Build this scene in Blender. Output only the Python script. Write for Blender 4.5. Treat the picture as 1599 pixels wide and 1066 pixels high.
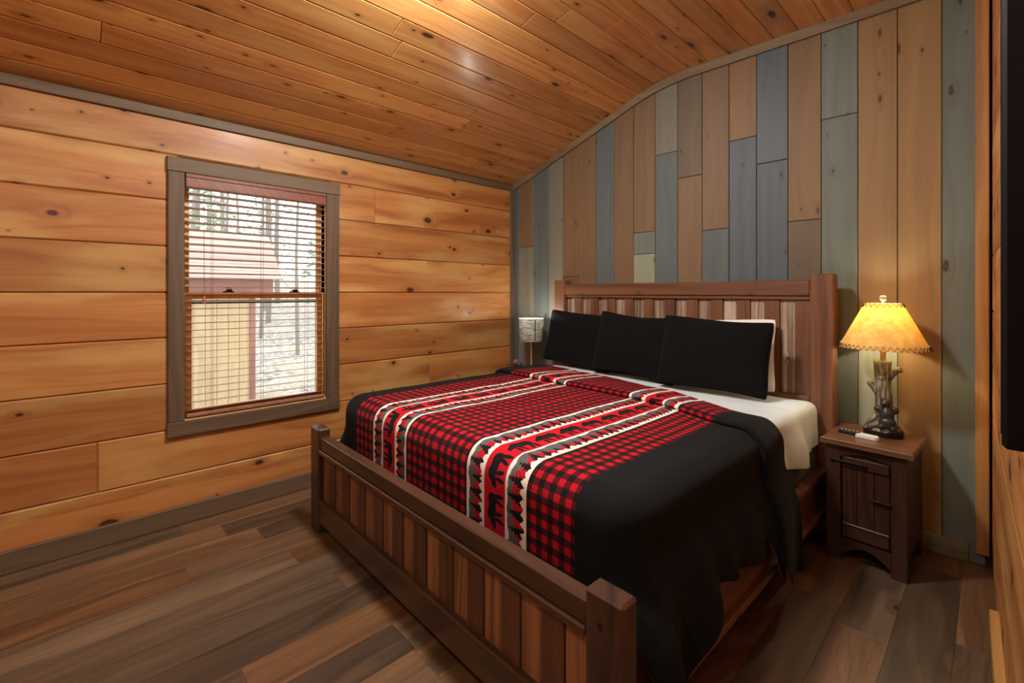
import bpy, math, random
from mathutils import Matrix, Vector, noise as mnoise
sc = bpy.context.scene
for o in list(bpy.data.objects): bpy.data.objects.remove(o)
R = math.radians
# ---------------------------------------------------------------- camera
cam = bpy.data.objects.new('camera', bpy.data.cameras.new('camera'))
sc.collection.objects.link(cam); sc.camera = cam
cam.location = (0, 0, 1.36); cam.rotation_euler = (R(90), 0, R(46.3))
cam.data.sensor_width = 36; cam.data.lens = 720/1599*36
cam.data.shift_y = -76.3/1599; cam.data.clip_start = 0.005; cam.data.clip_end = 200
# ---------------------------------------------------------------- world: bright overcast sky
w = bpy.data.worlds.new('world'); sc.world = w; w.use_nodes = True
bg = w.node_tree.nodes['Background']; bg.inputs[0].default_value = (.90, .96, 1, 1); bg.inputs[1].default_value = 3.7
sc.view_settings.view_transform = 'Standard'; sc.view_settings.look = 'None'
sc.view_settings.gamma = 1; sc.view_settings.use_curve_mapping = False
sc.view_settings.exposure = 0.0
CEIL_LIGHTS = [((-1.55, 1.15), 100), ((-.75, -0.7), 34)]     # flush lamp over the bed, then an added unseen fill lamp behind the camera
LIGHT_COL = (1, .965, .90)
# ---------------------------------------------------------------- helpers
col = sc.collection
def link(name, me, mat=None, parent=None, M=None):
    o = bpy.data.objects.new(name, me); col.objects.link(o)
    if mat is not None and me is not None and len(me.materials) == 0: me.materials.append(mat)
    if parent is not None: o.parent = parent
    if M is not None: o.matrix_basis = M
    return o
def empty(name, loc=(0, 0, 0), rz=0):
    o = bpy.data.objects.new(name, None); col.objects.link(o); o.empty_display_size = .1
    o.location = loc; o.rotation_euler = (0, 0, rz); return o
def tag(o, label, cat, group=None):
    o['label'] = label; o['category'] = cat
    if group: o['group'] = group
    return o
def struct(o, label=None, cat=None):
    o['kind'] = 'structure'
    if label: o['label'] = label
    if cat: o['category'] = cat
    return o
def mesh(name, vs, fs, smooth=False):
    me = bpy.data.meshes.new(name); me.from_pydata([tuple(v) for v in vs], [], fs); me.update()
    if smooth: me.polygons.foreach_set('use_smooth', [True]*len(me.polygons))
    return me
def prism(outline, T, c=.003):
    """chamfered slab: outline CCW in xy, back at z=-T, face at z=0"""
    n = len(outline); cx = sum(p[0] for p in outline)/n; cy = sum(p[1] for p in outline)/n
    ins = []
    for i, p in enumerate(outline):
        a = Vector(outline[i-1]); b = Vector(p); d = Vector(outline[(i+1) % n])
        e1 = (b-a).normalized(); e2 = (d-b).normalized()
        n1 = Vector((-e1.y, e1.x)); n2 = Vector((-e2.y, e2.x)); m = n1+n2
        q = b + m*(c/max(.3, 1+n1.dot(n2))); ins.append((q.x, q.y))
    vs = [(x, y, -T) for x, y in outline]+[(x, y, -c) for x, y in outline]+[(x, y, 0) for x, y in ins]
    fs = [tuple(reversed(range(n)))]
    for k in (0, n):
        for i in range(n):
            j = (i+1) % n; fs.append((k+i, k+j, k+n+j, k+n+i))
    fs.append(tuple(range(2*n, 3*n)))
    return mesh('slab', vs, fs)
def axes(o, x, y, z):
    M = Matrix.Identity(4)
    for i, v in enumerate((x, y, z)):
        for k in range(3): M[k][i] = v[k]
    for k in range(3): M[k][3] = o[k]
    return M
def rect(L, W): return [(-L/2, -W/2), (L/2, -W/2), (L/2, W/2), (-L/2, W/2)]
class MB:
    def __init__(s): s.v = []; s.f = []
    def add(s, vs, fs):
        b = len(s.v); s.v += [tuple(v) for v in vs]; s.f += [tuple(i+b for i in f) for f in fs]; return s
    def box(s, x0, x1, y0, y1, z0, z1, c=.003):
        """box with chamfered edges"""
        c = min(c, (x1-x0)*.3, (y1-y0)*.3, (z1-z0)*.3)
        X = (x0, x1); Y = (y0, y1); Z = (z0, z1); vs = []; idx = {}
        for i in (0, 1):
            for j in (0, 1):
                for k in (0, 1):
                    sx, sy, sz = (1-2*i)*c, (1-2*j)*c, (1-2*k)*c
                    for a, d in enumerate(((0, sy, sz), (sx, 0, sz), (sx, sy, 0))):
                        idx[i, j, k, a] = len(vs); vs.append((X[i]+d[0], Y[j]+d[1], Z[k]+d[2]))
        fs = []
        for a in range(3):
            b1, b2 = [q for q in range(3) if q != a]
            for s_ in (0, 1):
                loop = []
                for (p, q) in ((0, 0), (1, 0), (1, 1), (0, 1)):
                    t = [0, 0, 0]; t[a] = s_; t[b1] = p; t[b2] = q; loop.append(idx[tuple(t)+(a,)])
                if (s_ == 0) != (a == 1): loop.reverse()
                fs.append(tuple(loop))
        for a in range(3):
            b1, b2 = [q for q in range(3) if q != a]
            for p in (0, 1):
                for q in (0, 1):
                    t0 = [0, 0, 0]; t0[b1] = p; t0[b2] = q; t1 = list(t0); t1[a] = 1
                    fs.append((idx[tuple(t0)+(b1,)], idx[tuple(t1)+(b1,)], idx[tuple(t1)+(b2,)], idx[tuple(t0)+(b2,)]))
        for i in (0, 1):
            for j in (0, 1):
                for k in (0, 1): fs.append((idx[i, j, k, 0], idx[i, j, k, 1], idx[i, j, k, 2]))
        return s.add(vs, fs)
    def tube(s, pts, r, n=8, closed=False):
        pts = [Vector(p) for p in pts]; m = len(pts); rr = r if isinstance(r, (list, tuple)) else [r]*m
        vs = []; up = None
        for i, p in enumerate(pts):
            a = pts[(i-1) % m] if closed or i > 0 else p; b = pts[(i+1) % m] if closed or i < m-1 else p
            t = (b-a).normalized()
            if up is None: up = t.orthogonal().normalized()
            up = (up - t*up.dot(t)); up = up.normalized() if up.length > 1e-6 else t.orthogonal().normalized()
            sd = t.cross(up)
            for k in range(n):
                an = 2*math.pi*k/n; vs.append(p+(up*math.cos(an)+sd*math.sin(an))*rr[i])
        fs = []
        for i in range(m if closed else m-1):
            j = (i+1) % m
            for k in range(n):
                l = (k+1) % n; fs.append((i*n+k, i*n+l, j*n+l, j*n+k))
        if not closed: fs += [tuple(reversed(range(n))), tuple(range((m-1)*n, m*n))]
        return s.add(vs, fs)
    def lathe(s, prof, n=32, c=(0, 0), ell=(1, 1), cap=True):
        vs = []
        for r, z in prof:
            for k in range(n):
                a = 2*math.pi*k/n; vs.append((c[0]+r*ell[0]*math.cos(a), c[1]+r*ell[1]*math.sin(a), z))
        fs = []
        for i in range(len(prof)-1):
            for k in range(n):
                l = (k+1) % n; fs.append((i*n+k, i*n+l, (i+1)*n+l, (i+1)*n+k))
        if cap: fs += [tuple(reversed(range(n))), tuple(range((len(prof)-1)*n, len(prof)*n))]
        return s.add(vs, fs)
    def ball(s, c, r, n=16, m=10):
        r = r if isinstance(r, tuple) else (r, r, r); vs = [(c[0], c[1], c[2]-r[2])]; fs = []
        for i in range(1, m):
            t = -math.pi/2+math.pi*i/m
            for k in range(n):
                a = 2*math.pi*k/n
                vs.append((c[0]+r[0]*math.cos(t)*math.cos(a), c[1]+r[1]*math.cos(t)*math.sin(a), c[2]+r[2]*math.sin(t)))
        vs.append((c[0], c[1], c[2]+r[2])); e = len(vs)-1
        for k in range(n): fs.append((0, 1+(k+1) % n, 1+k)); fs.append((e, e-n+k, e-n+(k+1) % n))
        for i in range(m-2):
            for k in range(n):
                l = (k+1) % n; fs.append((1+i*n+k, 1+i*n+l, 1+(i+1)*n+l, 1+(i+1)*n+k))
        return s.add(vs, fs)
    def build(s, name, mat, parent=None, M=None, smooth=False): return link(name, mesh(name, s.v, s.f, smooth), mat, parent, M)
def autosmooth(o, ang=40):
    me = o.data; me.polygons.foreach_set('use_smooth', [True]*len(me.polygons))
    try: me.set_sharp_from_angle(angle=R(ang))
    except Exception: pass
    return o
# ---------------------------------------------------------------- node graph helper
class S:
    def __init__(s, g, k): s.g = g; s.k = k
    def __add__(s, o): return s.g.m('ADD', s, o)
    __radd__ = __add__
    def __sub__(s, o): return s.g.m('SUBTRACT', s, o)
    def __rsub__(s, o): return s.g.m('SUBTRACT', o, s)
    def __mul__(s, o): return s.g.m('MULTIPLY', s, o)
    __rmul__ = __mul__
    def __truediv__(s, o): return s.g.m('DIVIDE', s, o)
    def __lt__(s, o): return s.g.m('LESS_THAN', s, o)
    def __gt__(s, o): return s.g.m('GREATER_THAN', s, o)
class G:
    def __init__(s, name):
        s.mat = bpy.data.materials.new(name); s.mat.use_nodes = True; s.nt = s.mat.node_tree
        s.b = s.nt.nodes['Principled BSDF']; s.out = s.nt.nodes['Material Output']
    def n(s, t): return s.nt.nodes.new(t)
    def put(s, sock, v):
        if isinstance(v, S): s.nt.links.new(v.k, sock)
        elif isinstance(v, (tuple, list)): sock.default_value = tuple(v)+((1,) if len(v) == 3 and len(sock.default_value) == 4 else ())
        else: sock.default_value = v
    def m(s, op, a, b=None, c=None, clamp=False):
        n = s.n('ShaderNodeMath'); n.operation = op; n.use_clamp = clamp
        for i, v in enumerate((a, b, c)):
            if v is not None: s.put(n.inputs[i], v)
        return S(s, n.outputs[0])
    def sst(s, lo, hi, x):
        n = s.n('ShaderNodeMapRange'); n.interpolation_type = 'SMOOTHSTEP'
        s.put(n.inputs[0], x); s.put(n.inputs[1], lo); s.put(n.inputs[2], hi); n.inputs[3].default_value = 0; n.inputs[4].default_value = 1
        return S(s, n.outputs[0])
    def vec(s, x=0., y=0., z=0.):
        n = s.n('ShaderNodeCombineXYZ')
        for i, v in enumerate((x, y, z)): s.put(n.inputs[i], v)
        return S(s, n.outputs[0])
    def sep(s, v):
        n = s.n('ShaderNodeSeparateXYZ'); s.put(n.inputs[0], v); return [S(s, n.outputs[i]) for i in range(3)]
    def tc(s, k): return S(s, s.n('ShaderNodeTexCoord').outputs[k])
    def info(s, k): return S(s, s.n('ShaderNodeObjectInfo').outputs[k])
    def noise(s, v, scale=1., detail=2., rough=.5, dist=0.):
        n = s.n('ShaderNodeTexNoise'); s.put(n.inputs['Vector'], v); n.inputs['Scale'].default_value = scale
        n.inputs['Detail'].default_value = detail; n.inputs['Roughness'].default_value = rough; n.inputs['Distortion'].default_value = dist
        return S(s, n.outputs[0])
    def voro(s, v, scale=1.):
        n = s.n('ShaderNodeTexVoronoi'); n.voronoi_dimensions = '2D'; s.put(n.inputs['Vector'], v); n.inputs['Scale'].default_value = scale
        return S(s, n.outputs['Distance']), S(s, n.outputs['Color'])
    def wn(s, x):
        n = s.n('ShaderNodeTexWhiteNoise'); n.noise_dimensions = '1D'; s.put(n.inputs['W'], x); return S(s, n.outputs['Value'])
    def mix(s, f, a, b, mode='MIX'):
        n = s.n('ShaderNodeMix'); n.data_type = 'RGBA'; n.blend_type = mode; n.clamp_factor = True
        s.put(n.inputs[0], f); s.put(n.inputs[6], a); s.put(n.inputs[7], b); return S(s, n.outputs[2])
    def scale(s, c, f):
        return s.mix(1., c, s.vec(f, f, f), 'MULTIPLY')
    def ramp(s, f, stops):
        n = s.n('ShaderNodeValToRGB'); cr = n.color_ramp
        while len(cr.elements) < len(stops): cr.elements.new(.5)
        for e, (p, c) in zip(cr.elements, stops): e.position = p; e.color = tuple(c)+(1,)
        s.put(n.inputs[0], f); return S(s, n.outputs[0])
    def bump(s, h, strength=.3, dist=.002):
        n = s.n('ShaderNodeBump'); n.inputs['Strength'].default_value = strength; n.inputs['Distance'].default_value = dist
        s.put(n.inputs['Height'], h); s.nt.links.new(n.outputs[0], s.b.inputs['Normal'])
    def set(s, **k):
        nm = dict(color='Base Color', rough='Roughness', metal='Metallic', coat='Coat Weight', coatr='Coat Roughness', sheen='Sheen Weight',
                  sheenr='Sheen Roughness', emit='Emission Color', es='Emission Strength', spec='Specular IOR Level', trans='Transmission Weight', alpha='Alpha', ior='IOR')
        for a, v in k.items(): s.put(s.b.inputs[nm[a]], v)
        return s
def lin(r, g, b): return tuple((c/255/12.92 if c <= 10 else ((c/255+.055)/1.055)**2.4) for c in (r, g, b))
def plain(name, c, rough=.5, metal=0., **k):
    g = G(name); x = g.noise(g.tc('Object'), 35, 3)
    g.set(color=g.scale(c, x*.35+.82), rough=rough, metal=metal, **k); return g.mat
def wood(name, light, dark, knot=(.05, .016, .006), prob=.4, kx=3., ky=4.5, ring=22., warp=7., con=(.32, .72), rough=.36, coat=.15, fine=.25, var=.25, tint=False, halo=(.30, .10, .025), rmin=.02, rmax=.07, patch=.0, patchcol=(1, 1, 1), bump=.25):
    g = G(name); x, y, z = g.sep(g.tc('Object')); r = g.info('Random')
    X = x+r*37.; Y = y+z*.7+g.wn(r)*53.
    d, c = g.voro(g.vec(X*kx, Y*ky)); cr, cg, cb = g.sep(c)
    keep = cr < prob
    rad = cg*cg*(rmax-rmin)+rmin
    dd = d/rad+g.noise(g.vec(X*30, Y*30), 1, 2)*.5-.25
    k = g.sst(1.15, .75, dd)*keep
    h = g.sst(4.5, .8, dd)*keep
    core = g.sst(.55, .15, dd)*keep
    ring_ = g.sst(1.2, 1.7, dd)*g.sst(3.2, 1.9, dd)*keep
    d2, c2 = g.voro(g.vec(X*kx*2.1+7., Y*ky*1.7+3.)); c2r, c2g, c2b = g.sep(c2)
    dd2 = d2/(c2g*.05+.02)+g.noise(g.vec(X*60, Y*60), 1, 2)*.6-.3; keep2 = c2r < prob*.26
    k = g.m('MAXIMUM', k, g.sst(1.2, .7, dd2)*keep2); h = g.m('MAXIMUM', h, g.sst(4.5, .8, dd2)*keep2*.7)
    wp = g.noise(g.vec(X*.75, Y*4.2), 1, 2)
    t = Y*ring+wp*warp+h*1.1
    st = g.noise(g.vec(t, X*.35, r*9), 1, 4, .6)
    f = g.sst(con[0], con[1], st)
    fi = g.noise(g.vec(X*3.5, Y*150+wp*30), 1, 4, .6)
    cc = g.mix(f, light, dark)
    cc = g.mix(g.sst(.45, .75, fi)*fine, cc, dark)
    if patch: cc = g.mix(g.sst(.45, .7, g.noise(g.vec(X*1.1, Y*5+3), 1, 3))*patch, cc, patchcol)
    cc = g.mix(h*.6, cc, halo); cc = g.mix(ring_*.3, cc, light); cc = g.mix(k*.93, cc, knot); cc = g.mix(core*.6, cc, g.scale(halo, .6))
    if tint: cc = g.mix(1., cc, g.info('Color'), 'MULTIPLY')
    cc = g.scale(cc, g.wn(r*7.3)*var+(1-var/2))
    g.set(color=cc, rough=g.noise(g.vec(X*4, Y*30), 1, 2)*.16+(rough-.08), coat=coat, coatr=.18)
    g.bump(fi*.4+st*.3-k*.5, bump, .0015)
    return g.mat
# ---------------------------------------------------------------- materials
PINE = wood('pine_wall', lin(184, 124, 67), lin(140, 78, 34), prob=.42, con=(.28, .80), ring=16, warp=5, fine=.4, var=.34, halo=lin(126, 64, 28), knot=lin(40, 20, 14), patch=.6, patchcol=lin(200, 162, 98), kx=2.8, ky=4.6, rmin=.035, rmax=.13, rough=.50, coat=.05)
CEILPINE = wood('pine_ceiling', lin(222, 168, 102), lin(184, 116, 60), prob=.48, kx=2.4, ky=6.5, ring=22, warp=5, con=(.28, .78), rough=.30, coat=.45, fine=.4, var=.42, halo=lin(134, 70, 32), knot=lin(42, 22, 15), patch=.5, patchcol=lin(226, 186, 114), rmin=.03, rmax=.125)
STAIN = wood('stained_plank', (1, 1, 1), (.70, .68, .66), knot=(.20, .16, .13), prob=.28, kx=2.2, ky=6, ring=18, warp=4, con=(.25, .9), rough=.6, coat=.0, var=.12, tint=True, halo=(.66, .56, .46), fine=.25, patch=.3, patchcol=(.80, .84, .86), rmin=.02, rmax=.07)
BACKTRIM = wood('tan_grey_trim', lin(130, 110, 82), lin(106, 86, 62), prob=.05, knot=lin(40, 30, 24), halo=lin(70, 55, 42), rough=.6, coat=0, var=.1, ring=30)
GREENTRIM = wood('olive_grey_trim', lin(120, 114, 86), lin(96, 90, 66), prob=.05, knot=lin(40, 30, 24), halo=lin(70, 60, 42), rough=.6, coat=0, var=.1, ring=30)
GREYTRIM = wood('grey_brown_trim', lin(106, 84, 62), lin(82, 64, 47), prob=.10, knot=lin(40, 30, 24), halo=lin(70, 55, 42), rough=.6, coat=0, var=.1, ring=30)
ORTRIM = wood('orange_trim', lin(180, 132, 74), lin(150, 98, 50), prob=.05, rough=.4, var=.1, halo=lin(140, 80, 30))
FLOOR = wood('vinyl_plank', (1, 1, 1), (.34, .32, .30), knot=(.2, .17, .14), prob=.12, kx=2.2, ky=5, ring=17, warp=7, con=(.30, .70), rough=.40, coat=.0, fine=.6, var=.14, tint=True, halo=(.5, .42, .35), patch=.6, patchcol=(.46, .48, .50), bump=.12)
DARKBED = wood('dark_walnut_bed', lin(80, 52, 36), lin(50, 32, 23), prob=.12, knot=lin(24, 14, 10), halo=lin(46, 28, 18), rough=.34, coat=.25, ring=34, var=.12, fine=.5)
REDBED = wood('red_brown_bed', lin(126, 84, 58), lin(90, 56, 38), prob=.18, knot=lin(44, 24, 16), halo=lin(76, 44, 28), rough=.45, coat=.1, ring=24, warp=5, var=.18, fine=.5)
FOOTLIGHT = wood('foot_slat_light', lin(156, 108, 68), lin(96, 60, 38), prob=.1, knot=lin(50, 28, 18), halo=lin(90, 52, 30), rough=.45, coat=.1, ring=60, var=.25, fine=.6)
FOOTDARK = wood('foot_slat_dark', lin(98, 62, 42), lin(68, 42, 29), prob=.05, rough=.42, coat=.1, ring=34, var=.15, fine=.45, halo=lin(70, 40, 26))
BARN = wood('barn_grey_slat', lin(176, 150, 128), lin(106, 80, 62), prob=.12, knot=lin(50, 36, 28), halo=lin(90, 66, 50), rough=.75, coat=0, ring=70, var=.25, fine=.7, patch=.5, patchcol=lin(204, 186, 166), con=(.42, .58), bump=.8)
NIGHT = wood('nightstand_wood', lin(62, 35, 23), lin(37, 20, 13), prob=.14, knot=lin(20, 12, 9), halo=lin(36, 22, 15), rough=.42, coat=.12, ring=30, var=.1, fine=.5)
NIGHTTOP = wood('nightstand_top', lin(118, 78, 52), lin(76, 45, 30), prob=.2, knot=lin(32, 18, 12), halo=lin(60, 34, 21), rough=.4, coat=.2, ring=30, fine=.5)
BLIND = wood('blind_wood', lin(172, 116, 90), lin(150, 96, 72), prob=0., rough=.35, coat=.15, ring=40, var=.06, fine=.2)
SASH = wood('sash_pine', lin(246, 206, 146), lin(232, 180, 114), prob=0., rough=.4, var=.05)
BACK = plain('backing_dark', lin(52, 36, 24), .9)
IRON = plain('black_iron', lin(26, 24, 23), .45, .6)
BLACKPLASTIC = plain('black_plastic', lin(16, 16, 17), .35)
WHITEPLASTIC = plain('white_plastic', lin(222, 222, 220), .35)
GREYMETAL = plain('grey_gasket', lin(58, 60, 64), .5)
BRONZE = plain('bronze_lock', lin(80, 62, 44), .35, .7)
GOLD = plain('gold_stem', lin(214, 186, 120), .3, .8)
CORD = plain('blind_cord', lin(110, 78, 62), .8)
def fabric(name, c, rough=.85, sheen=.0, wv=900., bs=.25, **k):
    g = G(name); v = g.tc('Object'); x = g.noise(v, 7, 3); fz = g.noise(v, wv, 1)
    g.set(color=g.scale(c, x*.3+.85), rough=rough, sheen=sheen, sheenr=.5, **k); g.bump(fz, bs, .001); return g.mat
SHEET = fabric('white_sheet', lin(208, 220, 222), .9, bs=.1)
PILLOWCASE = fabric('white_pillowcase', lin(232, 234, 230), .9, bs=.1)
FUR = fabric('black_fleece', (.0035, .0033, .0033), .95, .02, 400, .5, spec=.15)
BOXSPRING = fabric('grey_boxspring', lin(74, 76, 78), .95)
REDTHREAD = plain('red_thread', lin(170, 28, 44), .8)
def blanket_mat():
    g = G('bear_plaid_blanket'); u, v, _ = g.sep(g.tc('UV'))
    d = g.m('ABSOLUTE', u)
    fr = lambda x, p: g.m('FRACT', x/p+100.)
    tri = lambda x, p: g.m('ABSOLUTE', fr(x, p)-.5)*2.
    red = lin(172, 15, 31); mixr = lin(78, 10, 17); blk = (.0052, .0052, .0062); wht = lin(228, 216, 204)
    cu = fr(d-.57, .05) < .5; cv = fr(v, .05) < .5
    s_ = cu+cv
    plaid = g.mix(s_ > .5, red, mixr); plaid = g.mix(s_ > 1.5, plaid, blk)
    def strip(d0, wd, ph):
        q = (d-d0)/wd
        vv = v+ph
        n1 = g.noise(g.vec(vv*16, ph, 0), 1, 2); n2 = g.noise(g.vec(vv*95, q*3, ph), 1, 2)
        c = wht
        mt = q > (n1*.42-.06)
        spk = g.noise(g.vec(vv*500, d*500, 0), 1, 1)
        c = g.mix(mt, c, g.mix(spk > .5, lin(34, 34, 38), lin(118, 116, 116)))
        wob = g.wn(g.m('FLOOR', vv/.058+100.))
        c = g.mix((q > wob*.25+.36)*(q < .85), c, red)
        a = tri(vv+q*.012, .058)
        half = (q-wob*.28-.06)*1.05+tri(q+wob, .15)*.30-.14
        c = g.mix((a < half)*(q > wob*.28+.10), c, blk)
        n3 = g.noise(g.vec(vv*38, ph+5., 0), 1, 2)
        jag = tri(vv+n3*.03, .036)*.16+n2*.16+n3*.34+.46
        c = g.mix(q > jag, c, wht)
        return c, (q > 0.)*(q < 1.)
    c = plaid
    for d0, wd, ph in ((.235, .112, 0.), (.463, .110, .53)):
        sc_, mk = strip(d0, wd, ph); c = g.mix(mk, c, sc_)
    # bears walking towards the foot of the bed
    y = d-.347; x = (fr(v+.02, .15)-.5)*.15
    def ell(cx, cy, rx, ry, sl=0.):
        ex = (x-cx-(y-cy)*sl)/rx; ey = (y-cy)/ry; return (ex*ex+ey*ey) < 1.
    parts = [ell(.006, .046, .046, .021), ell(.030, .047, .025, .025), ell(-.024, .040, .026, .022), ell(-.053, .053, .018, .014), ell(-.068, .060, .011, .0075),
             ell(-.048, .039, .005, .006), ell(-.040, .086, .0085, .026, -.10), ell(-.016, .082, .0085, .024, .25), ell(.026, .084, .0085, .026, -.25), ell(.049, .084, .009, .028, .10)]
    bear = parts[0]
    for p in parts[1:]: bear = g.m('MAXIMUM', bear, p)
    band = g.mix(bear, lin(178, 14, 31), blk)
    c = g.mix((d > .345)*(d < .465), c, band)
    c = g.mix(g.m('MAXIMUM', d > .787, v < -.035), c, blk)
    fz = g.noise(g.tc('Object'), 260, 2); big = g.noise(g.tc('Object'), 5, 2)
    g.set(color=g.scale(c, big*.3+.85), rough=.95, sheen=.03, sheenr=.5, spec=.15); g.bump(fz, .35, .002); return g.mat
BLANKET = blanket_mat()
def glass_mat():
    g = G('window_glass'); t = g.n('ShaderNodeBsdfTransparent'); gl = g.n('ShaderNodeBsdfGlossy'); gl.inputs['Roughness'].default_value = .02
    t.inputs[0].default_value = (.94, .97, .96, 1)
    fz = g.n('ShaderNodeFresnel'); fz.inputs[0].default_value = 1.45; mx = g.n('ShaderNodeMixShader')
    g.nt.links.new(fz.outputs[0], mx.inputs[0]); g.nt.links.new(t.outputs[0], mx.inputs[1]); g.nt.links.new(gl.outputs[0], mx.inputs[2])
    g.nt.links.new(mx.outputs[0], g.out.inputs[0]); return g.mat
GLASS = glass_mat()
def shade_mat(name, c1, c2, sc_, tr):
    g = G(name); x, y, z = g.sep(g.tc('Object'))
    n = g.noise(g.vec(x*sc_[0], y*sc_[0], z*sc_[1]), 1, 4, .6); cc = g.mix(g.sst(.3, .7, n), c1, c2)
    g.set(color=cc, rough=.7); t = g.n('ShaderNodeBsdfTranslucent'); g.put(t.inputs[0], cc)
    mx = g.n('ShaderNodeMixShader'); mx.inputs[0].default_value = tr
    g.nt.links.new(g.b.outputs[0], mx.inputs[1]); g.nt.links.new(t.outputs[0], mx.inputs[2]); g.nt.links.new(mx.outputs[0], g.out.inputs[0]); return g.mat
HIDE = shade_mat('rawhide_shade', lin(238, 212, 144), lin(224, 188, 114), (26, 26), .42)
GREYSHADE = shade_mat('grey_weave_shade', lin(206, 206, 198), lin(110, 110, 104), (18, 150), .35)
def bulb_mat(name, c, s_):
    g = G(name); g.set(color=(1, 1, 1), emit=c, es=s_); return g.mat
# ================================================================ room shell
XL = -3.31
K = .1/3.25                               # the back wall runs a touch out of square
def yb(x): return 3.19+(x+3.31)*K
BD = Vector((1, K, 0)).normalized(); BN = Vector((K, -1, 0)).normalized()      # along / into the room
CR = Vector((-.008, yb(-.008), 0))         # right back corner
ra = R(1.7); RDIR = Vector((math.sin(ra), -math.cos(ra), 0)); RN = Vector((-math.cos(ra), -math.sin(ra), 0))
YF = -1.7
# ceiling profile (X, z)
prof = [(-3.33, 2.418)]
xs = [-3.206+.1285*i for i in range(11)]
def zs(x): return 2.425+.35*(x+3.31)
for x in xs: prof.append((x, zs(x)))
for a in (14.5, 9, 4): px, pz = prof[-1]; prof.append((px+.136*math.cos(R(a)), pz+.136*math.sin(R(a))))
while prof[-1][0] < .16: px, pz = prof[-1]; prof.append((px+.137, pz))
def zc(x):
    for (a, b), (c_, d_) in zip(prof, prof[1:]):
        if a <= x <= c_: return b+(d_-b)*(x-a)/(c_-a)
    return prof[-1][1] if x > 0 else prof[0][1]
rnd = random.Random(4)
# ---- floor
fl = struct(MB().box(-3.42, .2, YF-.08, 3.40, -.06, -.006, .001).build('floor', BACK), 'brown vinyl plank floor running along the bed', 'floor')
FT = [lin(96, 72, 52), lin(106, 76, 51), lin(88, 70, 54), lin(112, 82, 56), lin(82, 62, 46), lin(102, 82, 62), lin(108, 74, 47)]
fx = -3.33+.02; i = 0; PW = .178
planks = {}
while fx < .10:
    y = YF-rnd.random()*1.2; x1 = min(fx+PW, .10)
    while y < 3.3:
        y1 = min(y+1.22, 3.30); y0 = max(y, YF)
        if y1-y0 > .05:
            o = link('plank', prism(rect(y1-y0-.0006, x1-fx-.0006), .006, .0005), FLOOR, fl, axes(((fx+x1)/2, (y0+y1)/2, 0), (0, 1, 0), (-1, 0, 0), (0, 0, 1)))
            t = FT[rnd.randrange(len(FT))]; o.color = (*[min(1, q*1.36) for q in t], 1)
        y += 1.22
    fx += PW
# ---- left wall, horizontal pine boards round the window
WY0, WY1, WZ0, WZ1 = .482, 1.316, .612, 2.066      # clear opening
wl = MB()
for (y0, y1, z0, z1) in ((YF-.05, WY0, -.02, 2.44), (WY1, 3.25, -.02, 2.44), (WY0, WY1, -.02, WZ0), (WY0, WY1, WZ1, 2.44)):
    wl.box(XL-.12, XL-.02, y0, y1, z0, z1, .0005)
wall_left = struct(wl.build('wall_left', BACK), 'golden knotty pine board wall with the window', 'wall')
LB = [.022, .29, .56, .83, 1.097, 1.36, 1.628, 1.896, 2.164, 2.418]
def lboard(y0, y1, z0, z1):
    link('board', prism(rect(y1-y0-.001, z1-z0-.0025), .02, .007), PINE, wall_left, axes((XL, (y0+y1)/2, (z0+z1)/2), (0, 1, 0), (0, 0, 1), (1, 0, 0)))
joints = {7: 1.70, 2: 2.2, 4: -.7, 1: .1, 8: -.9, 5: -1.1}
for i, (z0, z1) in enumerate(zip(LB, LB[1:])):
    segs = [(YF, 3.185)]
    if i in joints: j = joints[i]; segs = [(YF, j), (j, 3.185)]
    for a, b in segs:
        if z1 > WZ0-.02 and z0 < WZ1+.02:
            cut = []
            if a < WY0-.03: cut.append((a, min(b, WY0-.03)))
            if b > WY1+.03: cut.append((max(a, WY1+.03), b))
            lo, hi = WY0-.03, WY1+.03
            for c_, d_ in cut: lboard(c_, d_, z0, z1)
            if z0 < WZ0-.06: lboard(lo, hi, z0, WZ0-.04)
            if z1 > WZ1+.06: lboard(lo, hi, WZ1+.04, z1)
        else: lboard(a, b, z0, z1)
# ---- back wall, vertical stained planks
bw = MB(); n0 = len(bw.v)
pA = Vector((-3.45, yb(-3.45), 0)); pB = Vector((.2, yb(.2), 0))
vs = []
for p in (pA, pB):
    for dpt in (.005, .10):
        q = p-BN*dpt; vs += [(q.x, q.y, -.02), (q.x, q.y, 3.05)]
bw.add(vs, [(0, 1, 5, 4), (2, 6, 7, 3), (0, 2, 3, 1), (4, 5, 7, 6), (1, 3, 7, 5), (0, 4, 6, 2)])
wall_back = struct(bw.build('wall_back', BACK), 'feature wall of brown and blue grey vertical planks behind the bed', 'wall')
BR = lin(120, 95, 68); OR_ = lin(128, 98, 62); BG = lin(90, 100, 100); LG = lin(120, 118, 104); TN = lin(150, 117, 72); GG = lin(108, 116, 106); DG = lin(102, 88, 70); PG = lin(148, 154, 132); BB = lin(84, 95, 102)
PB = [-3.31, -3.235, -3.041, -2.858, -2.690, -2.508, -2.335, -2.154, -1.978, -1.793, -1.615, -1.436, -1.252, -1.079, -.897, -.72, -.542, -.367, -.189, -.030]
PC = [[(0, BB)], [(0, LG), (1.80, BR)], [(0, BG)], [(0, LG)], [(0, BR), (1.5, BR)], [(0, BR)], [(0, BG)], [(0, BR)], [(0, PG), (1.66, GG), (1.83, BR)], [(0, BG), (2.406, LG)],
      [(0, BR), (2.2, DG)], [(0, BG), (1.80, BR)], [(0, BB), (2.39, OR_)], [(0, BB), (2.2, BB)], [(0, DG), (1.805, OR_)], [(0, GG), (2.396, GG)], [(0, PG), (1.19, TN)], [(0, TN)], [(0, GG)]]
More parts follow.
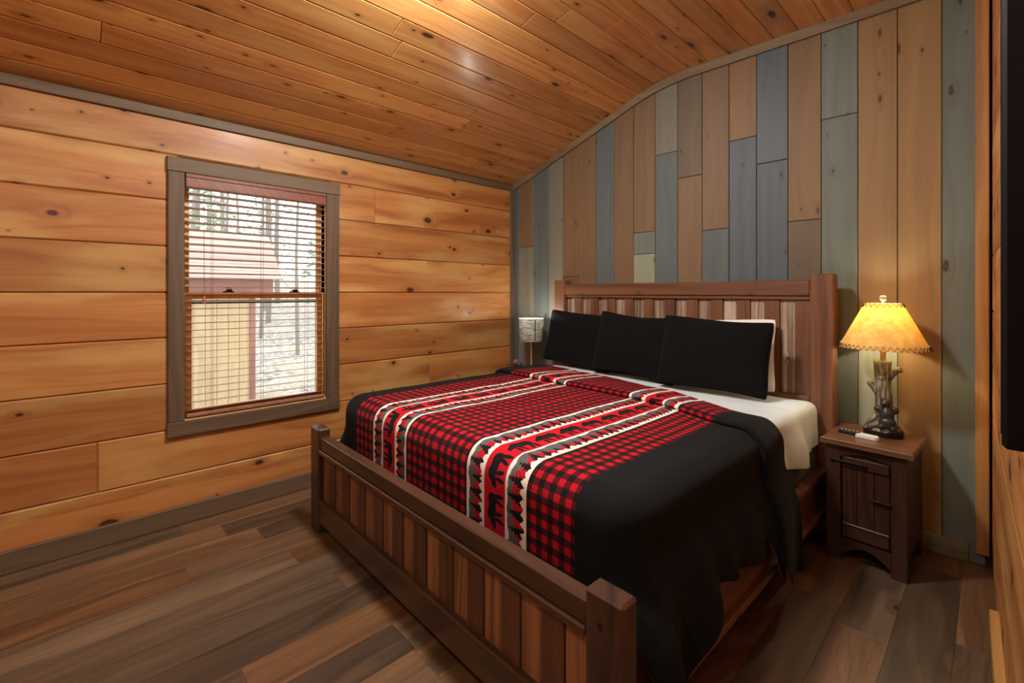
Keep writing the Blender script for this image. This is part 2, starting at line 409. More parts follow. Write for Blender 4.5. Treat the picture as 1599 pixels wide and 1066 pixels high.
for i, segs in enumerate(PC):
    x0, x1 = PB[i], PB[i+1]
    for k, (z0, c) in enumerate(segs):
        z1 = segs[k+1][0] if k+1 < len(segs) else None
        zm = (z0+(z1 or 2.6))/2; xm = (x0+x1)/2; g_ = .0012
        zl = z1 or zc(x0); zr = z1 or zc(x1)
        # local: X up, Y towards -x (left)
        hw = (x1-x0)/2/BD.x-g_
        out = [(z0+g_-zm, -hw), (zr-g_-zm, -hw), (zl-g_-zm, hw), (z0+g_-zm, hw)]
        o = link('plank', prism(out, .012, .003), STAIN, wall_back, axes(Vector((xm, yb(xm), zm))+BN*rnd.uniform(.008, .011), (0, 0, 1), -BD, BN))
        o.color = (*c, 1)
# ---- right wall (runs back past the camera)
LEN = 5.0
rw = MB(); vs = []
for t in (-.1, LEN):
    for dpt in (.02, .12):
        q = CR+RDIR*t-RN*dpt; vs += [(q.x, q.y, -.02), (q.x, q.y, 3.05)]
rw.add(vs, [(0, 4, 5, 1), (2, 3, 7, 6), (0, 1, 3, 2), (4, 6, 7, 5), (1, 5, 7, 3), (0, 2, 6, 4)])
wall_right = struct(rw.build('wall_right', BACK), 'pine board wall close beside the camera behind the television', 'wall')
RB = [0.0, .115, .385, .757, 1.0, 1.27, 1.54, 1.81, 2.08, 2.35, 2.62, 2.95]
for z0, z1 in zip(RB, RB[1:]):
    for a, b in ((.03, 2.2), (2.2, 4.98)):
        q = CR+RDIR*((a+b)/2)
        link('board', prism(rect(b-a-.001, z1-z0-.001), .02, .005), PINE, wall_right, axes((q.x, q.y, (z0+z1)/2), tuple(RDIR), (0, 0, 1), tuple(RN)))
# ---- front wall behind the camera
wall_front = struct(MB().box(XL-.1, .25, YF-.1, YF, -.02, 3.05, .001).build('wall_front', PINE), 'pine wall behind the camera', 'wall')
# ---- ceiling
cb = MB(); vs = []
for x, z in prof: vs += [(x, YF-.08, z+.02), (x, 3.36, z+.02), (x, YF-.08, z+.10), (x, 3.36, z+.10)]
fs = []
for k in range(len(prof)-1):
    a = k*4; b = a+4; fs += [(a, a+1, b+1, b), (a+2, b+2, b+3, a+3), (a, b, b+2, a+2), (a+1, a+3, b+3, b+1)]
e = (len(prof)-1)*4; fs += [(0, 2, 3, 1), (e, e+1, e+3, e+2)]
cb.add(vs, fs)
ceiling = struct(cb.build('ceiling', BACK), 'glossy pine board ceiling sloping up from the window wall then level', 'ceiling')
cj = {2: [2.75], 3: [.1], 4: [2.15], 5: [2.12], 7: [1.35, ], 8: [1.28], 10: [-.3], 11: [1.9], 12: [2.05], 13: [.4, 2.35], 15: [1.2], 16: [2.1], 1: [2.55]}
for k, ((x0, z0), (x1, z1)) in enumerate(zip(prof, prof[1:])):
    d_ = Vector((x1-x0, 0, z1-z0)); L_ = d_.length; d_.normalize(); nn = Vector((d_.z, 0, -d_.x))
    cuts = [YF-.02]+cj.get(k, [rnd.uniform(-1, .8)] if k > 16 else [])+[3.30]
    for a, b in zip(cuts, cuts[1:]):
        mid = ((x0+x1)/2, (a+b)/2, (z0+z1)/2)
        link('board', prism(rect(b-a-.001, L_-.0022), .018, .0045), CEILPINE, ceiling, axes(mid, (0, 1, 0), tuple(-d_), tuple(nn)))
# ---- trims and baseboards
def strip(name, pts, mat): return None
struct(link('trim_1', prism(rect(3.18-YF, .055), .02, .003), GREYTRIM, None, axes((XL+.018, (3.17+YF)/2, 2.393), (0, 1, 0), (0, 0, 1), (1, 0, 0))), 'grey brown strip along the top of the window wall', 'trim')
t2 = MB(); vs = []
px = [p for p in prof if XL < p[0] < -.03]; px = [(XL, zc(XL))]+px+[(-.02, zc(-.02))]
for x, z in px:
    for dpt in (.011, .030):
        q = Vector((x, yb(x), 0))+BN*dpt; vs += [(q.x, q.y, z-.062), (q.x, q.y, z-.001)]
fs = []
for k in range(len(px)-1):
    a = k*4; b = a+4; fs += [(a+2, b+2, b+3, a+3), (a, a+1, b+1, b), (a, b, b+2, a+2), (a+1, a+3, b+3, b+1)]
e = (len(px)-1)*4; fs += [(0, 2, 3, 1), (e, e+1, e+3, e+2)]
struct(t2.add(vs, fs).build('trim_2', BACKTRIM), 'grey brown strip following the ceiling bend on the plank wall', 'trim')
struct(link('trim_3', prism(rect(2.26, .05), .02, .003), GREYTRIM, None, axes((XL+.021, 3.16, 1.242), (0, 0, 1), (0, -1, 0), (1, 0, 0))), 'narrow upright grey strip in the far left corner', 'trim')
q = Vector((-.042, yb(-.042), 0))+BN*.032
struct(link('trim_4', prism(rect(2.9, .05), .021, .004), ORTRIM, None, axes((q.x, q.y, 1.51), (0, 0, 1), tuple(-BD), tuple(BN))), 'upright orange pine strip in the right back corner', 'trim')
struct(link('baseboard_left', prism(rect(3.16-YF, .107), .02, .003), GREYTRIM, None, axes((XL+.02, (3.16+YF)/2, .0545), (0, 1, 0), (0, 0, 1), (1, 0, 0))), 'grey brown baseboard under the window wall', 'baseboard')
qa = Vector((-1.69, yb(-1.69), .049))+BN*.028
struct(link('baseboard_back', prism(rect(3.2, .096), .016, .003), GREENTRIM, None, axes(tuple(qa), tuple(BD), (0, 0, 1), tuple(BN))), 'greenish grey baseboard under the plank wall', 'baseboard')
qa = CR+RDIR*2.6+RN*.026
struct(link('baseboard_right', prism(rect(3.9, .10), .026, .003), ORTRIM, None, axes((qa.x, qa.y, .052), tuple(RDIR), (0, 0, 1), tuple(RN))), 'light pine baseboard of the wall on the right', 'baseboard')
# ================================================================ window
win = struct(empty('window_1', (XL, (WY0+WY1)/2, .52)), 'double hung pine window in a grey brown frame', 'window')
def wpart(mb, name, mat, M=None): o = mb.build(name, mat); o.parent = win; o.matrix_parent_inverse = Matrix.Translation(win.location).inverted(); return o
def wboard(name, y0, y1, z0, z1, vertical=False, x=XL+.022):
    L_, W_ = (z1-z0, y1-y0) if vertical else (y1-y0, z1-z0)
    M = axes((x, (y0+y1)/2, (z0+z1)/2), (0, 0, 1), (0, -1, 0), (1, 0, 0)) if vertical else axes((x, (y0+y1)/2, (z0+z1)/2), (0, 1, 0), (0, 0, 1), (1, 0, 0))
    o = link(name, prism(rect(L_, W_), .022, .003), GREYTRIM, win, Matrix.Translation(-win.location) @ M); return o
wboard('casing', .398, 1.412, 2.066, 2.149, x=XL+.025)
wboard('casing', .402, .482, .604, 2.066, True)
wboard('casing', 1.316, 1.408, .604, 2.066, True)
wboard('casing', .398, 1.412, .518, .604, x=XL+.025)
m = MB()                                            # jamb lining
m.box(XL-.11, XL, WY0-.012, WY0, WZ0, WZ1, .001); m.box(XL-.11, XL, WY1, WY1+.012, WZ0, WZ1, .001)
m.box(XL-.11, XL, WY0-.012, WY1+.012, WZ1, WZ1+.012, .001); m.box(XL-.11, XL+.004, WY0-.012, WY1+.012, WZ0-.012, WZ0, .001)
wpart(m, 'jamb', SASH)
def sash(x0, x1, y0, y1, z0, z1, fw, name):
    m = MB(); m.box(x0, x1, y0, y0+fw, z0, z1, .004); m.box(x0, x1, y1-fw, y1, z0, z1, .004)
    m.box(x0, x1, y0+fw, y1-fw, z1-fw*.9, z1, .004); m.box(x0, x1, y0+fw, y1-fw, z0, z0+fw, .004)
    o = wpart(m, name, SASH)
    p = MB().box((x0+x1)/2-.002, (x0+x1)/2+.002, y0+fw-.005, y1-fw+.005, z0+fw-.005, z1-fw*.9+.005, .0005).build('pane', GLASS)
    p.parent = o; p.matrix_parent_inverse = o.matrix_parent_inverse.copy(); p.matrix_parent_inverse = Matrix.Identity(4)
    return o
sash(XL-.105, XL-.072, WY0, WY1, 1.325, WZ1, .036, 'upper_sash')
lo = sash(XL-.070, XL-.036, WY0, WY1, WZ0, 1.362, .044, 'lower_sash')
for y in (.72, 1.12):
    k = MB().box(XL-.062, XL-.040, y-.03, y+.03, 1.362, 1.370, .002).box(XL-.06, XL-.045, y-.012, y+.022, 1.370, 1.382, .003).build('sash_lock', BRONZE)
    k.parent = lo
m = MB(); m.box(XL-.117, XL-.108, WY0+.01, WY1-.01, 1.29, 1.312, .001); m.box(XL-.117, XL-.108, WY1-.03, WY1-.012, WZ0, 1.29, .001); m.box(XL-.117, XL-.108, WY0+.01, WY0+.02, WZ0, 1.29, .001); m.box(XL-.117, XL-.108, WY0+.02, WY1-.03, WZ0, WZ0+.02, .001)
wpart(m, 'screen_frame', GREYMETAL)
# ---- blind
bl = tag(empty('window_blind', (XL-.004, (WY0+WY1)/2, 2.06)), 'reddish brown wooden venetian blind hung open inside the window', 'blind')
def bpart(mb, name, mat, smooth=False):
    o = mb.build(name, mat, smooth=smooth); o.parent = bl; o.matrix_parent_inverse = Matrix.Translation(bl.location).inverted(); return o
BX = XL-.006; by0, by1 = WY0+.006, WY1-.006
v_ = MB(); v_.box(BX+.020, BX+.034, by0-.002, by1+.002, 1.975, 2.064, .004); v_.box(BX+.022, BX+.040, by0-.002, by1+.002, 2.040, 2.052, .003); v_.box(BX+.022, BX+.039, by0-.002, by1+.002, 1.982, 1.992, .003)
VAL = wood('valance_wood', lin(132, 82, 62), lin(112, 66, 50), prob=0., rough=.4, coat=.1, ring=40, var=.06, fine=.2)
bpart(v_, 'valance', VAL)
bpart(MB().box(BX-.028, BX+.018, by0+.004, by1-.004, 1.99, 2.055, .003), 'headrail', BLIND)
sm = prism(rect(by1-by0-.008, .050), .003, .0008); nz = 31
zt, zb = 1.952, .662
for k in range(nz):
    z = zt+(zb-zt)*k/(nz-1); a = R(7)
    M = axes((BX-.004, (by0+by1)/2, z), (0, 1, 0), (-math.cos(a), 0, -math.sin(a)), (-math.sin(a), 0, math.cos(a)))
    link('slat', sm, BLIND, bl, Matrix.Translation(-bl.location) @ M)
bpart(MB().box(BX-.028, BX+.020, by0+.004, by1-.004, .618, .640, .004), 'bottom_rail', BLIND)
for y in (.625, .905, 1.185):
    m = MB()
    for dx in (-.029, .021): m.tube([(BX+dx, y, .63), (BX+dx, y, 1.99)], .0011, 5)
    bpart(m, 'ladder_cord', CORD)
m = MB().tube([(BX+.030, .578, 1.99), (BX+.031, .578, 1.335)], .0016, 6); bpart(m, 'tilt_cord', CORD)
m = MB().lathe([(.003, 1.340), (.007, 1.332), (.008, 1.312), (.010, 1.300), (.004, 1.292)], 12, (BX+.031, .578)); bpart(m, 'tassel', BLIND, True)
for y in (1.245, 1.262): bpart(MB().tube([(BX+.028, y, 1.99), (BX+.03, y, 1.37)], .0013, 5), 'lift_cord', CORD)
m = MB().ball((BX+.030, 1.252, 1.365), (.010, .014, .020), 10, 8); bpart(m, 'tassel', BLIND, True)
# ================================================================ bed
BEDLOC = Vector((-1.66, 3.178, 0)); BEDROT = R(-.8)
bed = tag(empty('bed', BEDLOC, BEDROT), 'king size rustic wooden bed with slatted headboard and low footboard', 'bed')
def vboard(name, x0, x1, z0, z1, y, mat, parent, T=.02, c=.003, face=-1):
    """upright board, grain vertical, face towards the foot (-y)"""
    return link(name, prism(rect(z1-z0, x1-x0), T, c), mat, parent, axes(((x0+x1)/2, y, (z0+z1)/2), (0, 0, 1), (-1, 0, 0), (0, -1, 0)))
def hboard(name, x0, x1, y0, y1, z0, z1, mat, parent, c=.005):
    """bar with its grain along local x"""
    o = MB().box(-(x1-x0)/2, (x1-x0)/2, -(y1-y0)/2, (y1-y0)/2, -(z1-z0)/2, (z1-z0)/2, c).build(name, mat, parent, Matrix.Translation(((x0+x1)/2, (y0+y1)/2, (z0+z1)/2))); return o
def post(name, x0, x1, y0, y1, z1, mat, parent, c=.008):
    M = axes(((x0+x1)/2, (y0+y1)/2, z1/2), (0, 0, 1), (-1, 0, 0), (0, -1, 0))
    return MB().box(-z1/2, z1/2, -(x1-x0)/2, (x1-x0)/2, -(y1-y0)/2, (y1-y0)/2, c).build(name, mat, parent, M)
def barY(name, x0, x1, y0, y1, z0, z1, mat, parent, c=.004):
    M = axes(((x0+x1)/2, (y0+y1)/2, (z0+z1)/2), (0, 1, 0), (-1, 0, 0), (0, 0, 1))
    return MB().box(-(y1-y0)/2, (y1-y0)/2, -(x1-x0)/2, (x1-x0)/2, -(z1-z0)/2, (z1-z0)/2, c).build(name, mat, parent, M)
hb = MB().box(-.93, .93, -.040, -.030, .68, 1.40, .002).build('headboard', BACK, bed)
hb['label'] = 'headboard of alternating red brown and weathered grey slats'
for s in (-1, 1):
    post('post', min(s*.925, s*1.043), max(s*.925, s*1.043), -.092, -.004, 1.468, REDBED, hb)
hboard('top_rail', -.925, .925, -.085, -.012, 1.340, 1.434, REDBED, hb)
hboard('rail_strip', -.925, .925, -.075, -.030, 1.318, 1.340, REDBED, hb, .003)
hboard('lower_rail', -.925, .925, -.085, -.012, .675, .760, REDBED, hb)
hboard('lower_rail', -.925, .925, -.075, -.012, .30, .40, REDBED, hb)
nb_ = 11; x = -.925; wg, wb_ = .083, .0855
k = 0
while x < .92:
    grey = k % 2 == 0; x1 = min(x+(wg if grey else wb_), .925)
    vboard('slat', x+.001, x1-.001, .755, 1.325, -.052 if grey else -.062, BARN if grey else REDBED, hb, .014 if grey else .022)
    x = x1; k += 1
fb = MB().box(-.95, .95, -2.148, -2.132, .17, .47, .002).build('footboard', BACK, bed)
fb['label'] = 'low dark walnut footboard with narrow upright slats'
FO = -.0
for s in (-1, 1):
    post('post', min(s*.942, s*1.062), max(s*.942, s*1.062), -2.186, -2.118, .586, DARKBED, fb)
hboard('top_rail', -.942, .942, -2.176, -2.122, .474, .542, DARKBED, fb)
hboard('rail_strip', -.942, .942, -2.186, -2.130, .448, .474, DARKBED, fb, .004)
hboard('bottom_rail', -.942, .942, -2.180, -2.124, .058, .178, DARKBED, fb)
hboard('rail_strip', -.942, .942, -2.184, -2.130, .178, .192, DARKBED, fb, .003)
ns_ = 21
for k in range(ns_):
    a = -.942+1.884*k/ns_; b = -.942+1.884*(k+1)/ns_; lt = k % 2 == 0
    vboard('slat', a+.0008, b-.0008, .185, .452, -2.158 if lt else -2.164, FOOTLIGHT if lt else FOOTDARK, fb, .010 if lt else .016, .002)
for s in (-1, 1):
    sr = barY('side_rail', s*.985-.014, s*.985+.014, -2.12, -.092, .165, .365, REDBED, bed)
    barY('rail_cap', min(s*.965, s*1.018), max(s*.965, s*1.018), -2.12, -.092, .352, .378, REDBED, sr).parent = sr
    barY('rail_ledge', min(s*.965, s*1.024), max(s*.965, s*1.024), -2.12, -.092, .150, .180, REDBED, sr)
    for c in sr.children: c.matrix_basis = sr.matrix_basis.inverted() @ c.matrix_basis
    barY('support_rail', min(s*.90, s*.97), max(s*.90, s*.97), -2.11, -.10, .20, .262, DARKBED, bed)
for y in (-2.0, -1.45, -.9, -.35): hboard('cross_slat', -.97, .97, y-.05, y+.05, .245, .265, DARKBED, bed)
def bedobj(o): o.location = BEDLOC; o.rotation_euler = (0, 0, BEDROT); return o
def rbox(x0, x1, y0, y1, z0, z1, r, n=5, sub=(12, 12, 1)):
    """rounded box via superposed rings"""
    vs = []; fs = []; prof_ = [(0, z0)]
    pts = []
    for i in range(n+1): a = -math.pi/2+math.pi/2*i/n; pts.append((r-r*math.cos(a), z0+r+r*math.sin(a)))
    for i in range(n+1): a = math.pi/2*i/n; pts.append((r-r*math.cos(a), z1-r+r*math.sin(a)))
    m_ = 8
    for ins, z in pts:
        rr = max(r*1.6-ins, .004)
        for cx, cy, a0 in ((x1-r*1.6, y0+r*1.6, -90), (x1-r*1.6, y1-r*1.6, 0), (x0+r*1.6, y1-r*1.6, 90), (x0+r*1.6, y0+r*1.6, 180)):
            for k in range(m_):
                a = R(a0+90*k/(m_-1)); vs.append((cx+rr*math.cos(a), cy+rr*math.sin(a), z))
    N = 4*m_
    for i in range(len(pts)-1):
        for k in range(N): l = (k+1) % N; fs.append((i*N+k, i*N+l, (i+1)*N+l, (i+1)*N+k))
    fs += [tuple(reversed(range(N))), tuple(range((len(pts)-1)*N, len(pts)*N))]
    return MB().add(vs, fs)
bs = tag(bedobj(autosmooth(rbox(-.955, .963, -2.00, -.10, .268, .512, .02).build('box_spring', BOXSPRING))), 'dark grey box spring under the white sheet', 'box spring')
mt = tag(bedobj(autosmooth(rbox(-.945, .945, -2.00, -.11, .514, .735, .05).build('mattress', SHEET))), 'thick white mattress between box spring and bedding', 'mattress')
# ---- draped cloth
def smooth01(a, b, x): t = max(0, min(1, (x-a)/(b-a))); return t*t*(3-2*t)
def edge(t, r):
    if t <= 0: return t, 0.
    q = math.pi*r/2
    if t < q: return r*math.sin(t/r), -r*(1-math.cos(t/r))
    return r, -(r+t-q)
def grid(rows, cols, fn):
    vs = []; fs = []; uv = []
    for r_ in rows:
        for c_ in cols:
            p, u_ = fn(r_, c_); vs.append(p); uv.append(u_)
    n = len(cols)
    for i in range(len(rows)-1):
        for j in range(n-1): fs.append((i*n+j, i*n+j+1, (i+1)*n+j+1, (i+1)*n+j))
    return vs, fs, uv
def cloth(name, rows, cols, fn, mat, thick=.005, sub=1):
    vs, fs, uv = grid(rows, cols, fn)
    me = mesh(name, vs, fs, True); ul = me.uv_layers.new(name='UVMap')
    for l in me.loops: ul.data[l.index].uv = uv[l.vertex_index]
    o = link(name, me, mat)
    if thick: md = o.modifiers.new('solid', 'SOLIDIFY'); md.thickness = thick; md.offset = 1
    if sub: md = o.modifiers.new('sub', 'SUBSURF'); md.levels = sub; md.render_levels = sub
    return bedobj(o), vs
# sheet: over the whole mattress, hanging at both sides with a box corner by the headboard
def sheet_fn(y, c):
    s = 1 if c >= 0 else -1; A = abs(c); W = .915; r = .05
    t = A-W; hgt, z = edge(t, r)
    x = (W+hgt) if t > 0 else A
    dep = -z
    rip = dep*(.06*math.sin(y*17+1.3)+.03*math.sin(y*41))*smooth01(.05, .2, dep)
    tri_ = max(0, min((y+.66)/.20, (-.40-y)/.06)); tri_ = min(1, tri_)
    fl_ = smooth01(.02, .22, dep)*tri_*.055*(1 if s > 0 else .3)          # loose flap near the corner
    x = s*(x+max(rip, -.0)+fl_+.004*smooth01(.1, .2, dep))
    zz = .742+z+mnoise.noise(Vector((x*6, y*4, 0)))*.004*(1 if t < 0 else 0)
    yy = y
    if y > -.2: zz -= smooth01(-.2, -.1, y)*.01
    return (x, yy, max(zz-.035*tri_*smooth01(.15, .26, dep), .47 if tri_ > 0 else .50)), (c, y)
rows = [-1.975+1.875*i/70 for i in range(71)]
mx_ = .915+.0785+.19
cols = sorted([-.915+1.83*i/40 for i in range(41)]+[s*(.915+ (mx_-.915)*k/22) for s in (-1, 1) for k in range(1, 23)])
sheet, _ = cloth('bed_sheet', rows, cols, sheet_fn, SHEET, .003)
tag(sheet, 'pale white sheet covering the mattress below the pillows', 'sheet')
# blanket
BW, BRD = .905, .085; BTOP = .756
YFOOT = -1.945                                    # where the foot edge starts to curve down
prow = []                                          # (y, offset, tb, v, hb)
v = 0.; FD = .42
for i in range(14): t = FD*(1-i/13.); prow.append((None, 0., t, .30-t))
yl = [YFOOT+.0001]+[YFOOT+(-.80-YFOOT)*i/62 for i in range(1, 63)]
v0 = .30
for y in yl: prow.append((y, 0., 0., v0+(y-YFOOT)))
pl = [(-.775, .001), (-.768, .004), (-.775, .008), (-.81, .009), (-.855, .009), (-.872, .011), (-.878, .017), (-.875, .024), (-.862, .029), (-.835, .030), (-.78, .028)]
last = (yl[-1], 0.); vv = prow[-1][3]
for y, o_ in pl: vv += math.hypot(y-last[0], o_-last[1]); prow.append((y, o_, 0., vv)); last = (y, o_)
for i in range(1, 15): prow.append(('b', .028-.017*smooth01(0, 1, i/14), 0., vv+.40*i/14, i/14))
def hemlen(y):
    """free length of the right side below the top edge"""
    a = .365+.24*smooth01(-1.05, -.80, y)+.30*smooth01(-1.66, -2.05, y)
    return a+.020*math.sin(y*9+.5)
def blanket_fn(row, c):
    y, off, tb, vv = row[:4]
    s = 1 if c >= 0 else -1; A = abs(c)
    u = c
    if A > 1:                                     # side flap: A-1 in 0..1 is the fraction of the flap length
        fr_ = A-1; yq = -2.04 if y is None else (-.78+.2*row[4] if y == 'b' else y)
        L_ = hemlen(yq-.05)+.08 if s > 0 else .55
        if y is None: L_ = hemlen(-2.06)+.08
        ta = fr_*L_; u = s*(BW+ta); A = BW; tb = tb*(1-.72*fr_)
    else: ta = 0.; A = A*BW; u = c*BW
    if y == 'b':
        xw = s*(A+min(ta, .1)); f = row[4]
        wid = .36-.19*smooth01(-.6, .75, xw)
        y = -.78+wid*f
    xs_ = s*(A+min(ta, .1))
    if y is not None: y += -.19*smooth01(.25, .98, xs_)*smooth01(-1.45, -.86, y)+.03*smooth01(-.3, -1, xs_)*smooth01(-1.45, -.86, y)
    h_, z = 0., 0.; dx, dy = 0., 0.
    if y is None: y = YFOOT
    D = math.hypot(ta, tb)
    if D > 0:
        h_, z = edge(D, BRD); dx, dy = ta/D, tb/D
    dep = -z
    nx = ta/D if D else 0.; wz = math.cos(min(D/BRD, math.pi/2))     # normal blend from up to outward
    out = off*(1-wz); up = off*wz
    # side swing: clears the side rail, then falls in folds
    fold = 0.
    if ta > 0:
        yy = y-tb*.6
        ph = yy*24+math.sin(yy*4.3)*1.6; amp = .060+.07*smooth01(-1.2, -1.9, yy)
        fold = dx*dep*(amp*(.5+.5*math.sin(ph))+.015*(.5+.5*math.sin(yy*33+1)))*smooth01(.10, .45, dep)
        fold += dx*.048*smooth01(.16, .36, dep)
        fold += .16*dep*math.sin(2*math.atan2(tb, ta))*dx*smooth01(.1, .5, dep)
    x = s*(A+h_*dx+out*(dx if D else 1 if ta else 0)+fold)
    yv = y-h_*dy
    if tb > 0 and ta > 0:
        yv -= .085*min(1, tb/.3)*dx*smooth01(.14, .40, dep); yv = max(yv, -2.108)
    if ta > 0 and tb == 0: yv += .03*math.sin(yy*15+1.2)*smooth01(.1, .5, dep)
    zz = BTOP+z+up
    n_ = mnoise.noise(Vector((x*3.1, y*2.6, 4)))*.006+mnoise.noise(Vector((x*8, y*6, 1)))*.003
    if D < .05: zz += n_
    elif tb > 0 and ta == 0: yv += min(0, n_*.8)
    return (x, yv, max(zz, .012)), (u, vv)
nc = 76
cols = [-1-k/18 for k in range(18, 0, -1)]+[-1+2*k/nc for k in range(nc+1)]+[1+k/34 for k in range(1, 35)]
blanket, bv = cloth('blanket', prow, cols, blanket_fn, BLANKET, .006, 1)
tag(blanket, 'black fleece blanket with red buffalo plaid panel and bear bands', 'blanket')
n = len(cols)
npl = 14+len(yl)
hem = [bv[i*n+n-1] for i in range(0, npl)]
hem2 = [bv[i*n+n-1] for i in range(npl+len(pl)-3, len(prow))]
headedge = [bv[(len(prow)-1)*n+j] for j in range(n-1, n-40, -1)]
footedge = [bv[j] for j in range(n-36, n)]
def stitch(pts):
    m = MB(); P = [Vector(p) for p in pts]; acc = 0; ln = [0]
    for a, b in zip(P, P[1:]): ln.append(ln[-1]+(b-a).length)
    def at(s_):
        for i in range(len(P)-1):
            if ln[i+1] >= s_: t = (s_-ln[i])/max(1e-6, ln[i+1]-ln[i]); return P[i].lerp(P[i+1], t)
        return P[-1]
    s_ = 0
    while s_ < ln[-1]-.01:
        m.tube([at(s_), at(s_+.007)], .0024, 5); s_ += .014
    return m
st = MB()
for pts in (footedge, hem, hem2, headedge): q = stitch(pts); st.add(q.v, q.f)
o = st.build('hem_stitching', REDTHREAD); o.parent = blanket; o['label'] = 'red whip stitching along the blanket hem'; o['kind'] = 'stuff'
# ---- pillows
def pillow(name, W_, H_, T_, loc, yaw, lean, roll, mat, label, group=None, seed=0, pip=True):
    n_ = 26; vs = []; fs = []
    def pt(p, q, sgn):
        rc_ = 1-.045*(p*q)**6
        px = W_/2*p*(1-.055*(1-q*q))*rc_; py = H_/2*q*(1-.10*(1-p*p)+.02*math.sin(p*3+seed))*rc_
        e_ = max(0., (1-p*p)*(1-q*q))
        th_ = T_/2*(e_**.42)*(1-.12*q)
        wr = mnoise.noise(Vector((p*2.3+seed, q*2.3, sgn*3)))*.016*e_**.4
        return (px, py, sgn*(th_+wr*(1 if e_ > 0 else 0)))
    cs = [math.sin(math.pi/2*(-1+2*i/n_)) for i in range(n_+1)]
    for sgn in (1, -1):
        b = len(vs)
        for q in cs:
            for p in cs: vs.append(pt(p, q, sgn))
        for i in range(n_):
            for j in range(n_):
                a = b+i*(n_+1)+j; f = (a, a+1, a+n_+2, a+n_+1); fs.append(f if sgn > 0 else tuple(reversed(f)))
    me = mesh(name, vs, fs, True); o = link(name, me, mat)
    import bmesh
    bm = bmesh.new(); bm.from_mesh(me); bmesh.ops.remove_doubles(bm, verts=bm.verts, dist=1e-5); bm.to_mesh(me); bm.free()
    me.polygons.foreach_set('use_smooth', [True]*len(me.polygons))
    md = o.modifiers.new('sub', 'SUBSURF'); md.levels = 1; md.render_levels = 1
    # local x=width, y=height, z=front
    up = Vector((0, math.sin(lean), math.cos(lean))); fr_ = Vector((0, -math.cos(lean), math.sin(lean)))
    M = axes((0, 0, 0), (1, 0, 0), tuple(up), tuple(fr_))
    o.matrix_basis = Matrix.Translation(loc) @ Matrix.Rotation(yaw, 4, 'Z') @ M @ Matrix.Rotation(roll, 4, 'Z')
    tag(o, label, 'pillow', group)
    if pip:
        rim = [pt(p, -1, 1) for p in cs]+[pt(1, q, 1) for q in cs[1:]]+[pt(p, 1, 1) for p in reversed(cs[:-1])]+[pt(-1, q, 1) for q in reversed(cs[1:-1])]
        pp = MB().tube(rim, .006, 6, True).build('piping', mat, o, smooth=True)
    return o
pillow('pillow', .68, .45, .15, (-2.345, 2.995, .980), R(2), R(13), R(-4), FUR, 'black plush pillow nearest the window wall', 'black plush pillows', 1)
pillow('pillow', .69, .45, .15, (-1.775, 2.912, .984), R(-1), R(14), R(-3), FUR, 'black plush pillow in the middle of the bed head', 'black plush pillows', 5)
pillow('pillow', .66, .45, .15, (-1.195, 2.828, .985), R(4), R(14), R(-2), FUR, 'black plush pillow in front, nearest the bedside lamp', 'black plush pillows', 9)
pillow('pillow', .70, .45, .10, (-1.24, 3.025, .978), R(1), R(6), R(1), PILLOWCASE, 'white pillow peeking out behind the right black pillow', None, 13, False)
